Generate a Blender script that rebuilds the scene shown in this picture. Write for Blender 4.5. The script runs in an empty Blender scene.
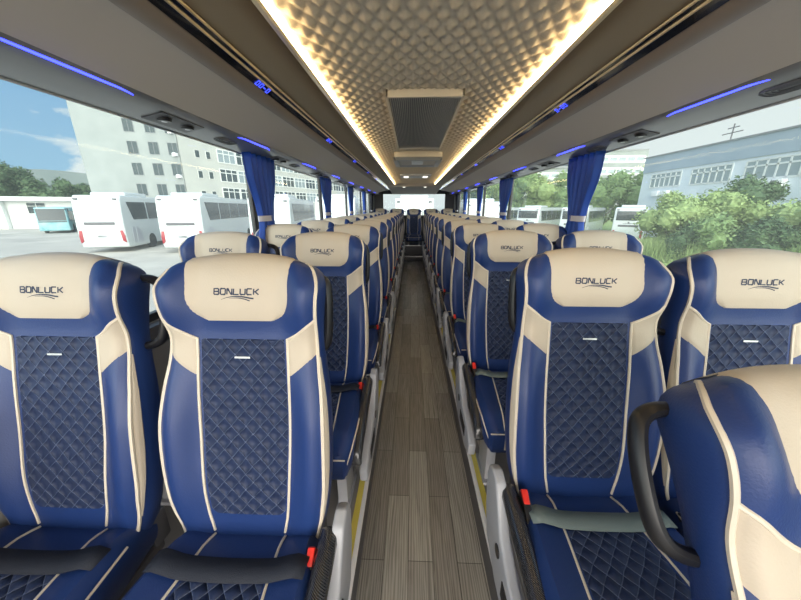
import bpy, math, random
from mathutils import Vector, Matrix, noise
random.seed(7)
PI = math.pi
scn = bpy.context.scene
C = scn.collection
CX = 0.06          # bus centre line
EYE = 1.45         # camera height above aisle floor
PLAT = 0.15        # seat platform

# ---------------------------------------------------------------- materials
def new_mat(name):
    m = bpy.data.materials.new(name); m.use_nodes = True
    nt = m.node_tree; b = nt.nodes['Principled BSDF']
    return m, nt, b
def simple(name, col, rough=.5, metal=0, spec=.5, bump=0, bscale=200, coat=0, sheen=0):
    m, nt, b = new_mat(name)
    b.inputs['Base Color'].default_value = (*col, 1)
    b.inputs['Roughness'].default_value = rough
    b.inputs['Metallic'].default_value = metal
    b.inputs['Specular IOR Level'].default_value = spec
    b.inputs['Coat Weight'].default_value = coat
    b.inputs['Sheen Weight'].default_value = sheen
    if bump:
        tc = nt.nodes.new('ShaderNodeTexCoord'); n = nt.nodes.new('ShaderNodeTexNoise')
        n.inputs['Scale'].default_value = bscale; n.inputs['Detail'].default_value = 2
        bp = nt.nodes.new('ShaderNodeBump'); bp.inputs['Strength'].default_value = bump
        bp.inputs['Distance'].default_value = .002
        nt.links.new(tc.outputs['Object'], n.inputs['Vector'])
        nt.links.new(n.outputs['Fac'], bp.inputs['Height']); nt.links.new(bp.outputs['Normal'], b.inputs['Normal'])
    return m
def emis(name, col, s):
    m, nt, b = new_mat(name)
    b.inputs['Base Color'].default_value = (.02, .02, .02, 1)
    b.inputs['Emission Color'].default_value = (*col, 1)
    b.inputs['Emission Strength'].default_value = s
    return m
def mth(nt, op, a, b=None, c=None):
    n = nt.nodes.new('ShaderNodeMath'); n.operation = op
    for i, v in enumerate((a, b, c)):
        if v is None: continue
        if isinstance(v, (int, float)): n.inputs[i].default_value = v
        else: nt.links.new(v, n.inputs[i])
    return n.outputs[0]
def mixc(nt, f, a, b):
    n = nt.nodes.new('ShaderNodeMix'); n.data_type = 'RGBA'
    if isinstance(f, (int, float)): n.inputs['Factor'].default_value = f
    else: nt.links.new(f, n.inputs['Factor'])
    for k, v in (('A', a), ('B', b)):
        s = [i for i in n.inputs if i.name == k and i.type == 'RGBA'][0]
        if isinstance(v, tuple): s.default_value = (*v, 1)
        else: nt.links.new(v, s)
    return [o for o in n.outputs if o.type == 'RGBA'][0]

M = {}
M['blue'] = simple('blue_leather', (.014, .040, .160), .42, bump=.25, bscale=260)
M['cream'] = simple('cream_leather', (.55, .475, .375), .48, bump=.25, bscale=260)
M['pipe'] = simple('cream_piping', (.72, .64, .52), .4)
M['ink'] = simple('logo_ink', (.02, .03, .07), .5)
M['black'] = simple('black_plastic', (.012, .012, .014), .35)
M['blackmat'] = simple('black_matt_plastic', (.02, .02, .022), .7)
M['greyp'] = simple('grey_plastic', (.42, .43, .46), .42)
M['darkgrey'] = simple('dark_grey_plastic', (.10, .10, .11), .45)
M['steel'] = simple('brushed_steel', (.55, .56, .58), .3, metal=.9)
M['red'] = simple('red_button', (.75, .03, .02), .35)
M['belt'] = simple('black_webbing', (.012, .016, .028), .75, bump=.5, bscale=500)
M['beltg'] = simple('grey_green_webbing', (.16, .20, .19), .6, bump=.5, bscale=500)
M['rackp'] = simple('rack_fabric', (.50, .44, .39), .75, bump=.2, bscale=500)
M['rackb'] = simple('brown_trim', (.24, .19, .155), .5)
M['cove'] = simple('brown_cove', (.30, .22, .13), .5, bump=.15, bscale=300)
M['rail'] = simple('black_gloss_rail', (.012, .011, .011), .12, coat=.5)
M['gold'] = simple('gold_trim', (.72, .55, .33), .3, metal=.6)
M['under'] = simple('rack_underside', (.17, .17, .18), .3, coat=.3)
M['white'] = simple('white_strip', (.85, .85, .85), .35)
M['wall'] = simple('wall_grey', (.30, .29, .28), .6)
M['frame'] = simple('window_frame_black', (.015, .015, .017), .4)
M['vent'] = simple('grille_grey', (.52, .49, .45), .5)
M['ventf'] = simple('grille_frame', (.58, .52, .42), .45)
M['tie'] = simple('tie_band', (.62, .60, .66), .6)
M['led'] = emis('led_warm', (1, .74, .38), 16)
M['ledblue'] = emis('led_blue', (.035, .05, 1), 6)
M['digit'] = emis('digit_blue', (.05, .08, 1), 2.6)
M['lamp'] = emis('small_lamp', (1, .95, .85), 2)
M['concrete'] = None

def mat_quilt():
    m, nt, b = new_mat('quilted_navy_mesh')
    uv = nt.nodes.new('ShaderNodeUVMap'); sp = nt.nodes.new('ShaderNodeSeparateXYZ')
    nt.links.new(uv.outputs[0], sp.inputs[0])
    nz = nt.nodes.new('ShaderNodeTexNoise'); nz.inputs['Scale'].default_value = 14
    nt.links.new(uv.outputs[0], nz.inputs['Vector'])
    wob = mth(nt, 'MULTIPLY', mth(nt, 'SUBTRACT', nz.outputs['Fac'], .5), .35)
    u = mth(nt, 'ADD', mth(nt, 'DIVIDE', sp.outputs[0], .040), wob)
    v = mth(nt, 'DIVIDE', sp.outputs[1], .044)
    def sn(x): return mth(nt, 'ABSOLUTE', mth(nt, 'SINE', mth(nt, 'MULTIPLY', x, PI)))
    def tri(x):   # 0 at seams, .5 in the middle
        return mth(nt, 'SUBTRACT', .5, mth(nt, 'ABSOLUTE', mth(nt, 'SUBTRACT', mth(nt, 'FRACT', x), .5)))
    pa = tri(mth(nt, 'ADD', u, v)); pb = tri(mth(nt, 'SUBTRACT', u, v))
    mn = mth(nt, 'MINIMUM', pa, pb)
    h = mth(nt, 'POWER', mth(nt, 'MULTIPLY', sn(mth(nt, 'ADD', u, v)), sn(mth(nt, 'SUBTRACT', u, v))), .5)
    bp = nt.nodes.new('ShaderNodeBump'); bp.inputs['Strength'].default_value = 1; bp.inputs['Distance'].default_value = .009
    nt.links.new(h, bp.inputs['Height']); nt.links.new(bp.outputs[0], b.inputs['Normal'])
    # stitch thread along the seams, worn by a noise
    n2 = nt.nodes.new('ShaderNodeTexNoise'); n2.inputs['Scale'].default_value = 160; n2.inputs['Detail'].default_value = 3
    nt.links.new(uv.outputs[0], n2.inputs['Vector'])
    line = mth(nt, 'LESS_THAN', mn, .034)
    st = mth(nt, 'MULTIPLY', line, mth(nt, 'MULTIPLY', n2.outputs['Fac'], .75))
    n3 = nt.nodes.new('ShaderNodeTexNoise'); n3.inputs['Scale'].default_value = 30; n3.inputs['Detail'].default_value = 4
    nt.links.new(uv.outputs[0], n3.inputs['Vector'])
    basec = mixc(nt, n3.outputs['Fac'], (.006, .013, .045), (.014, .030, .092))
    nt.links.new(mixc(nt, st, basec, (.26, .32, .48)), b.inputs['Base Color'])
    b.inputs['Roughness'].default_value = .6; b.inputs['Sheen Weight'].default_value = .12
    b.inputs['Sheen Tint'].default_value = (.35, .5, 1, 1)
    return m
M['quilt'] = mat_quilt()

def mat_carbon():
    m, nt, b = new_mat('carbon_weave')
    tc = nt.nodes.new('ShaderNodeTexCoord'); sp = nt.nodes.new('ShaderNodeSeparateXYZ')
    nt.links.new(tc.outputs['Object'], sp.inputs[0])
    a = mth(nt, 'FRACT', mth(nt, 'MULTIPLY', mth(nt, 'ADD', mth(nt, 'ADD', sp.outputs[0], sp.outputs[1]), sp.outputs[2]), 160))
    nt.links.new(mixc(nt, mth(nt, 'GREATER_THAN', a, .5), (.008, .008, .009), (.05, .05, .055)), b.inputs['Base Color'])
    b.inputs['Roughness'].default_value = .25; b.inputs['Coat Weight'].default_value = .6
    return m
M['carbon'] = mat_carbon()

def mat_floor():
    m, nt, b = new_mat('grey_wood_planks')
    tc = nt.nodes.new('ShaderNodeTexCoord'); sp = nt.nodes.new('ShaderNodeSeparateXYZ')
    nt.links.new(tc.outputs['Object'], sp.inputs[0])
    br = nt.nodes.new('ShaderNodeTexBrick')
    mp = nt.nodes.new('ShaderNodeMapping'); mp.inputs['Rotation'].default_value = (0, 0, PI/2)
    nt.links.new(tc.outputs['Object'], mp.inputs[0]); nt.links.new(mp.outputs[0], br.inputs['Vector'])
    br.inputs['Scale'].default_value = 1; br.inputs['Brick Width'].default_value = .62; br.inputs['Row Height'].default_value = .105
    br.inputs['Mortar Size'].default_value = .0012; br.inputs['Bias'].default_value = 0
    br.inputs['Color1'].default_value = (.45, .44, .40, 1); br.inputs['Color2'].default_value = (.29, .275, .25, 1)
    br.inputs['Mortar'].default_value = (.09, .087, .08, 1)
    mp2 = nt.nodes.new('ShaderNodeMapping'); mp2.inputs['Scale'].default_value = (38, 2.2, 1)
    nt.links.new(tc.outputs['Object'], mp2.inputs[0])
    n = nt.nodes.new('ShaderNodeTexNoise'); n.inputs['Scale'].default_value = 1.3; n.inputs['Detail'].default_value = 6; n.inputs['Distortion'].default_value = 1.6
    nt.links.new(mp2.outputs[0], n.inputs['Vector'])
    w = nt.nodes.new('ShaderNodeTexWave'); w.inputs['Scale'].default_value = 1.1; w.inputs['Distortion'].default_value = 9; w.inputs['Detail'].default_value = 3
    mp3 = nt.nodes.new('ShaderNodeMapping'); mp3.inputs['Scale'].default_value = (26, 1.6, 1)
    nt.links.new(tc.outputs['Object'], mp3.inputs[0]); nt.links.new(mp3.outputs[0], w.inputs['Vector'])
    g = mth(nt, 'ADD', mth(nt, 'MULTIPLY', n.outputs['Fac'], .9), mth(nt, 'MULTIPLY', w.outputs['Fac'], .35))
    c = nt.nodes.new('ShaderNodeMix'); c.data_type = 'RGBA'; c.blend_type = 'MULTIPLY'; c.inputs['Factor'].default_value = 1
    cr = nt.nodes.new('ShaderNodeCombineColor')
    for i in range(3): nt.links.new(mth(nt, 'ADD', g, .28), cr.inputs[i])
    rg = [i for i in c.inputs if i.type == 'RGBA']
    nt.links.new(br.outputs['Color'], rg[0]); nt.links.new(cr.outputs[0], rg[1])
    nt.links.new([o for o in c.outputs if o.type == 'RGBA'][0], b.inputs['Base Color'])
    b.inputs['Roughness'].default_value = .27
    bp = nt.nodes.new('ShaderNodeBump'); bp.inputs['Strength'].default_value = .25; bp.inputs['Distance'].default_value = .002
    nt.links.new(g, bp.inputs['Height']); nt.links.new(bp.outputs[0], b.inputs['Normal'])
    return m
M['floor'] = mat_floor()

def noise_mat(name, c1, c2, scale, rough=.8, detail=5, bump=0):
    m, nt, b = new_mat(name)
    tc = nt.nodes.new('ShaderNodeTexCoord'); n = nt.nodes.new('ShaderNodeTexNoise')
    n.inputs['Scale'].default_value = scale; n.inputs['Detail'].default_value = detail
    nt.links.new(tc.outputs['Object'], n.inputs['Vector'])
    r = nt.nodes.new('ShaderNodeMapRange'); r.inputs[1].default_value = .3; r.inputs[2].default_value = .7
    nt.links.new(n.outputs['Fac'], r.inputs[0])
    nt.links.new(mixc(nt, r.outputs[0], c1, c2), b.inputs['Base Color'])
    b.inputs['Roughness'].default_value = rough
    if bump:
        bp = nt.nodes.new('ShaderNodeBump'); bp.inputs['Strength'].default_value = bump
        nt.links.new(n.outputs['Fac'], bp.inputs['Height']); nt.links.new(bp.outputs[0], b.inputs['Normal'])
    return m
M['yellow'] = noise_mat('yellow_safety_strip', (.74, .62, .10), (.90, .78, .20), 5, .5)
M['ceil'] = noise_mat('ceiling_fabric', (.54, .46, .35), (.62, .53, .41), 400, .75)
M['curtain'] = noise_mat('blue_curtain', (.010, .050, .30), (.020, .095, .46), 3, .55)
M['curtaindark'] = noise_mat('dark_curtain', (.012, .014, .022), (.022, .024, .035), 3, .7)
M['paving'] = noise_mat('concrete_paving', (.33, .31, .28), (.47, .44, .39), .35, .85)
M['grass'] = noise_mat('grass', (.13, .20, .05), (.27, .34, .11), .8, .9)
M['leafA'] = noise_mat('leaves_mid', (.11, .19, .07), (.20, .29, .11), 1.2, .8)
M['leafB'] = noise_mat('leaves_light', (.20, .29, .10), (.33, .42, .17), 1.2, .8)
M['leafC'] = noise_mat('leaves_dark', (.04, .085, .035), (.09, .15, .06), 1.2, .8)
M['bark'] = noise_mat('bark', (.09, .07, .05), (.16, .13, .10), 8, .9)
M['plaster'] = noise_mat('grey_white_plaster', (.24, .265, .26), (.29, .315, .305), .4, .85)
M['plaster2'] = noise_mat('cream_plaster', (.44, .45, .42), (.50, .51, .47), .4, .85)
M['cladw'] = noise_mat('light_cladding', (.62, .68, .72), (.70, .75, .79), .5, .7)
M['cladg'] = noise_mat('blue_grey_cladding', (.30, .37, .43), (.35, .42, .48), .5, .6)
M['roofg'] = simple('roof_grey', (.25, .26, .27), .8)
M['buswhite'] = simple('bus_white_paint', (.58, .62, .62), .25, coat=.5)
M['busdark'] = simple('bus_dark_glass', (.05, .06, .065), .08)
M['busteal'] = noise_mat('teal_paint', (.12, .34, .38), (.38, .55, .58), 1.2, .35)
M['tail'] = simple('tail_light_red', (.30, .02, .03), .3)
M['amber'] = simple('marker_amber', (.45, .22, .12), .4)
M['pane'] = simple('outdoor_window_pane', (.05, .07, .075), .4, 0, .2)
M['pane2'] = simple('outdoor_window_pane_light', (.26, .32, .34), .2)
M['framew'] = simple('outdoor_window_frame', (.70, .72, .70), .6)
M['hill'] = noise_mat('far_hill', (.16, .20, .20), (.21, .25, .24), .05, .95)
M['tyre'] = simple('tyre', (.02, .02, .02), .8)

def mat_glass():
    m = bpy.data.materials.new('window_glass'); m.use_nodes = True
    nt = m.node_tree; nt.nodes.clear()
    o = nt.nodes.new('ShaderNodeOutputMaterial'); t = nt.nodes.new('ShaderNodeBsdfTransparent')
    t.inputs[0].default_value = (.90, .95, .94, 1)
    g = nt.nodes.new('ShaderNodeBsdfGlossy'); g.inputs['Roughness'].default_value = .02
    d = nt.nodes.new('ShaderNodeBsdfTranslucent'); d.inputs[0].default_value = (.8, .87, .85, 1)
    f0 = nt.nodes.new('ShaderNodeLayerWeight'); f = nt.nodes.new('ShaderNodeMapRange'); nt.links.new(mth(nt, 'POWER', f0.outputs['Facing'], 5), f.inputs[0]); f.inputs[3].default_value = .003; f.inputs[4].default_value = .25
    mx = nt.nodes.new('ShaderNodeMixShader'); mx2 = nt.nodes.new('ShaderNodeMixShader'); mx2.inputs[0].default_value = .045
    nt.links.new(t.outputs[0], mx2.inputs[1]); nt.links.new(d.outputs[0], mx2.inputs[2])
    nt.links.new(f.outputs[0], mx.inputs[0]); nt.links.new(mx2.outputs[0], mx.inputs[1]); nt.links.new(g.outputs[0], mx.inputs[2])
    nt.links.new(mx.outputs[0], o.inputs[0])
    return m
M['glass'] = mat_glass()

# ---------------------------------------------------------------- mesh helpers
class MB:
    def __init__(s): s.v = []; s.f = []; s.uv = []
    def add(s, vs, fs, uv=None):
        n = len(s.v); s.v += [tuple(p) for p in vs]; s.f += [tuple(i+n for i in f) for f in fs]
        s.uv += (uv if uv else [(p[0], p[1]) for p in vs])
    def box(s, x0, x1, y0, y1, z0, z1):
        vs = [(x, y, z) for z in (z0, z1) for y in (y0, y1) for x in (x0, x1)]
        s.add(vs, [(0, 2, 3, 1), (4, 5, 7, 6), (0, 1, 5, 4), (2, 6, 7, 3), (0, 4, 6, 2), (1, 3, 7, 5)])
    def grid(s, rows, uv=None, closed=False):
        r, c = len(rows), len(rows[0]); fs = []
        for i in range(r-1):
            for j in range(c if closed else c-1):
                k = (j+1) % c
                fs.append((i*c+j, i*c+k, (i+1)*c+k, (i+1)*c+j))
        s.add([p for q in rows for p in q], fs, [p for q in uv for p in q] if uv else None)
    def tube(s, pts, r, n=8, flat=1.0, cap=True):
        pts = [Vector(p) for p in pts]; rows = []
        up = Vector((0, 0, 1)); prev = None
        for i, p in enumerate(pts):
            t = (pts[min(i+1, len(pts)-1)]-pts[max(i-1, 0)]).normalized()
            if prev is None:
                a = up if abs(t.dot(up)) < .9 else Vector((0, 1, 0))
                a = (a-t*a.dot(t)).normalized()
            else: a = (prev-t*prev.dot(t)).normalized()
            prev = a; b = t.cross(a)
            rr = r[i] if isinstance(r, (list, tuple)) else r
            rows.append([p+a*math.cos(2*PI*k/n)*rr+b*math.sin(2*PI*k/n)*rr*flat for k in range(n)])
        base = len(s.v); s.grid(rows, closed=True)
        if cap:
            s.f.append(tuple(base+k for k in range(n))[::-1]); L = base+(len(pts)-1)*n; s.f.append(tuple(L+k for k in range(n)))
    def prism(s, poly, axis, a0, a1):     # poly of 2-D points extruded along axis
        def P(u, v, a):
            return (a, u, v) if axis == 'x' else ((u, a, v) if axis == 'y' else (u, v, a))
        n = len(poly); vs = [P(u, v, a0) for u, v in poly]+[P(u, v, a1) for u, v in poly]
        s.add(vs, [tuple(range(n)), tuple(range(2*n-1, n-1, -1))]+[(i, i+n, (i+1) % n+n, (i+1) % n) for i in range(n)])
    def build(s, name, mat, parent=None, smooth=True, bevel=0, seg=2, merge=0, angle=40):
        me = bpy.data.meshes.new(name); me.from_pydata(s.v, [], s.f)
        uvl = me.uv_layers.new(name='UVMap')
        for l in me.loops: uvl.data[l.index].uv = s.uv[l.vertex_index]
        import bmesh
        bm = bmesh.new(); bm.from_mesh(me)
        if merge: bmesh.ops.remove_doubles(bm, verts=bm.verts, dist=merge)
        bmesh.ops.recalc_face_normals(bm, faces=bm.faces)
        if bevel:
            es = [e for e in bm.edges if len(e.link_faces) == 2 and e.calc_face_angle(0) > .6]
            bmesh.ops.bevel(bm, geom=es, offset=bevel, segments=seg, profile=.6, affect='EDGES', clamp_overlap=True)
        for f in bm.faces: f.smooth = smooth
        for e in bm.edges:
            if len(e.link_faces) == 2 and e.calc_face_angle(0) > math.radians(angle): e.smooth = False
        bm.to_mesh(me); bm.free()
        me.materials.append(mat)
        o = bpy.data.objects.new(name, me); C.objects.link(o)
        if parent: o.parent = parent
        return o
def boxes(name, mat, lst, parent=None, bevel=0, **k):
    m = MB()
    for b in lst: m.box(*b)
    return m.build(name, mat, parent, bevel=bevel, **k)
def tag(o, label=None, cat=None, group=None, kind=None):
    if label: o['label'] = label
    if cat: o['category'] = cat
    if group: o['group'] = group
    if kind: o['kind'] = kind
    return o
def empty(name, loc=(0, 0, 0), rz=0):
    o = bpy.data.objects.new(name, None); C.objects.link(o); o.location = loc; o.rotation_euler.z = rz
    o.empty_display_size = .1
    return o
def kids(o): return [c for c in bpy.data.objects if c.parent == o]
def copy_tree(o, parent=None, tree=None):
    c = o.copy(); C.objects.link(c); c.parent = parent
    for ch in (tree or {}).get(o.name, []): copy_tree(ch, c, tree)
    return c
def tree_of(root):
    t = {}
    for x in bpy.data.objects:
        if x.parent: t.setdefault(x.parent.name, []).append(x)
    return t
def smooth(a, b, x):
    t = max(0, min(1, (x-a)/(b-a))); return t*t*(3-2*t)
def interp(tab, x):
    if x <= tab[0][0]: return tab[0][1]
    if x >= tab[-1][0]: return tab[-1][1]
    for i in range(len(tab)-1):
        (a, p), (b, q) = tab[i], tab[i+1]
        if a <= x <= b:
            p0 = tab[i-1] if i else (a-(b-a), p); p3 = tab[i+2] if i+2 < len(tab) else (b+(b-a), q)
            t = (x-a)/(b-a); m0 = (q-p0[1])/(b-p0[0])*(b-a); m1 = (p3[1]-p)/(p3[0]-a)*(b-a)
            return (2*t**3-3*t*t+1)*p+(t**3-2*t*t+t)*m0+(-2*t**3+3*t*t)*q+(t**3-t*t)*m1

# ---------------------------------------------------------------- seat backrest surface
TILT = math.radians(11.5)
W0, R0 = .731, .041
WM = W0+R0*PI/2
HW = [(-.05, .180), (0, .192), (.06, .206), (.15, .216), (.30, .218), (.40, .212), (.48, .202), (.55, .197), (.61, .201), (.66, .205), (.70, .207), (.735, .198), (.765, .180), (WM, .158)]
def hw(w): return interp(HW, w)
def prof(w):
    ct, st = math.cos(TILT), math.sin(TILT)
    if w <= W0: return Vector((0, st*w, ct*w)), Vector((0, -ct, st))
    th = (w-W0)/R0
    n0 = Vector((0, -ct, st)); t0 = Vector((0, st, ct))
    cen = t0*W0-n0*R0
    n = n0*math.cos(th)+t0*math.sin(th)
    return cen+n*R0, n
def depth(s, w):
    a = abs(s)
    body = interp([(0, .012), (.1, .030), (.3, .042), (.42, .026), (.50, .010), (.555, .010), (.61, .034), (.66, .045), (.70, .042), (.74, .022), (.77, .006), (WM, 0)], w)
    d = body*smooth(.50, .86, a)
    d += .016*(1-a*a)*smooth(.56, .64, w)*(1-smooth(.70, WM, w))
    d += .012*(1-s*s)*math.exp(-((w-.14)/.10)**2)          # lumbar
    d -= .014*smooth(.86, 1, a)**2*(1-smooth(W0, WM, w))
    return d
def front(x, w, off=0):
    h = hw(w); s = max(-1, min(1, x/h))
    p, n = prof(w)
    q = p+n*(depth(s, w)+off)
    drop = .026*abs(s)**2.6*smooth(.62, WM, w)
    q.x = x; q.z -= drop
    return q
def backp(s, w):
    h = hw(w)
    ct, st = math.cos(TILT), math.sin(TILT)
    n0 = Vector((0, -ct, st))
    p, n = prof(w)
    if w <= W0: q = p-n0*(2*R0)
    else:
        th = (w-W0)/R0; t0 = Vector((0, st, ct)); cen = t0*W0-n0*R0
        q = cen+(-n0*math.cos(th)+t0*math.sin(th))*R0
    q.x = s*h*(.97+.03*smooth(W0, WM, w)); q.z -= .026*abs(s)**2.6*smooth(.62, WM, w)
    return q
def side(sg, q, w, off=0):
    a = front(sg*hw(w), w); b = backp(sg, w)
    p = a.lerp(b, q); p.x += sg*(.012*math.sin(PI*min(1, q*1.25+.02)/1.25)*(1-smooth(W0, WM, w))+off)
    return p
WS = [-.05, -.02, 0, .02, .05, .1, .15, .2, .25, .3, .325, .35, .375, .4, .42, .44, .46, .48, .50, .52, .54, .56, .575, .59, .605, .62, .635, .65, .665, .68, .69, .70, .715, .73, .745, .757, .768, .779, .788, WM]
def body_mesh():
    m = MB(); rows = []
    N = 44
    for w in WS:
        h = hw(w); r = [front(h*(2*j/N-1), w) for j in range(N+1)]
        r += [side(1, q, w) for q in (.2, .45, .7, .9)]
        r += [backp(1-2*j/N, w) for j in range(N+1)]
        r += [side(-1, q, w) for q in (.9, .7, .45, .2)]
        rows.append(r)
    m.grid(rows, closed=True)
    m.f.append(tuple(range(len(rows[0]))))
    return m
def patch(rows, off=.004, n=12, inset=.006, sub=1):
    """rows (w, xl, xr): an overlay panel lying on the front surface with tucked edges."""
    m = MB(); g = []; uv = []
    W = rows
    for i, (w, xl, xr) in enumerate(W):
        r = []; u = []
        for j in range(n+1):
            t = j/n; x = xl+(xr-xl)*t
            e = (i in (0, len(W)-1)) or j in (0, n)
            r.append(front(x, w, -.004 if e else off)); u.append((x, w))
        g.append(r); uv.append(u)
    m.grid(g, uv); return m
def pipe(ws_x, r=.0042, off=.001):
    return [front(x, w, off) for w, x in ws_x]
def dens(tab, n):     # resample a polyline of tuples
    out = []
    for i in range(len(tab)-1):
        for k in range(n): out.append(tuple(tab[i][c]+(tab[i+1][c]-tab[i][c])*k/n for c in range(len(tab[0]))))
    out.append(tab[-1]); return out
MX = .118
def meshx(w): return interp([(0, .100), (.05, .110), (.15, .119), (.35, .124), (.55, .121)], w)
# cream headrest panel half width
def creamw(w):
    return interp([(.596, .088), (.603, .102), (.614, .119), (.630, .131), (.655, .139), (.70, .139), (.735, .143), (.77, .148), (WM, .142)], w)

STROKES = {  # letters on a unit cell 1 wide, 1 high
 'B': [[(0, 0), (0, 1), (.85, 1), (.95, .9), (.95, .6), (.85, .5), (0.1, .5)], [(.85, .5), (1, .4), (1, .1), (.9, 0), (0, 0)]],
 'O': [[(.08, 0), (0, .1), (0, .9), (.08, 1), (.92, 1), (1, .9), (1, .1), (.92, 0), (.08, 0)]],
 'N': [[(0, 0), (0, 1), (.12, 1), (.88, 0), (1, 0), (1, 1)]],
 'L': [[(0, 1), (0, 0), (1.08, 0)]],
 'U': [[(0, 1), (0, .1), (.1, 0), (.9, 0), (1, .1), (1, 1)]],
 'C': [[(1, 1), (.1, 1), (0, .9), (0, .1), (.1, 0), (1, 0)]],
 'K': [[(0, 0), (0, 1)], [(1, 1), (.3, .5), (0, .5)], [(.3, .5), (1, 0)]]}
def ribbon(m, pts, wid, surf):
    """flat stroke of given half width (number or list), pts in (x, w) on surface"""
    n = len(pts); rows = []
    for i, p in enumerate(pts):
        a = pts[max(i-1, 0)]; b = pts[min(i+1, n-1)]
        dx, dy = b[0]-a[0], b[1]-a[1]; l = math.hypot(dx, dy) or 1
        nx, ny = -dy/l, dx/l; h = wid[i] if isinstance(wid, list) else wid
        sc = 1.0
        if 0 < i < n-1:
            d1 = (p[0]-a[0], p[1]-a[1]); l1 = math.hypot(*d1) or 1
            c = abs(-d1[1]/l1*nx+d1[0]/l1*ny); sc = 1/max(c, .6)
        rows.append([surf(p[0]+nx*h*sc, p[1]+ny*h*sc), surf(p[0]-nx*h*sc, p[1]-ny*h*sc)])
    m.grid(rows)
def logo_mesh():
    m = MB(); surf = lambda x, w: front(x, w, .0052)
    text = 'BONLUCK'; cw, ch, gap = .0138, .0148, .0034
    tot = len(text)*cw+(len(text)-1)*gap; x = -tot/2; w0 = .668
    for ch_ in text:
        for st in STROKES[ch_]:
            pts = []
            d = dens(st, 2)
            for (a, b) in d: pts.append((x+a*cw*.92+(b-.5)*.0012, w0+b*ch))
            ribbon(m, pts, .0017, surf)
        x += cw+gap
    def arc(tab, wds):
        P_ = [(x0_, w0+dz) for x0_, dz in tab]; n = 24
        xs_ = [P_[0][0]+(P_[-1][0]-P_[0][0])*k/n for k in range(n+1)]
        ribbon(m, [(x, interp(P_, x)) for x in xs_], [interp(wds, k/n) for k in range(n+1)], surf)
    arc([(-.041, -.0130), (-.026, -.0082), (-.006, -.0052), (.016, -.0058), (.034, -.0090), (.044, -.0100)], [(0, .0004), (.35, .0013), (.8, .0020), (1, .0019)])
    arc([(-.020, -.0100), (.004, -.0090), (.022, -.0120), (.034, -.0160)], [(0, .0003), (.5, .0011), (1, .0014)])
    return m

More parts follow.
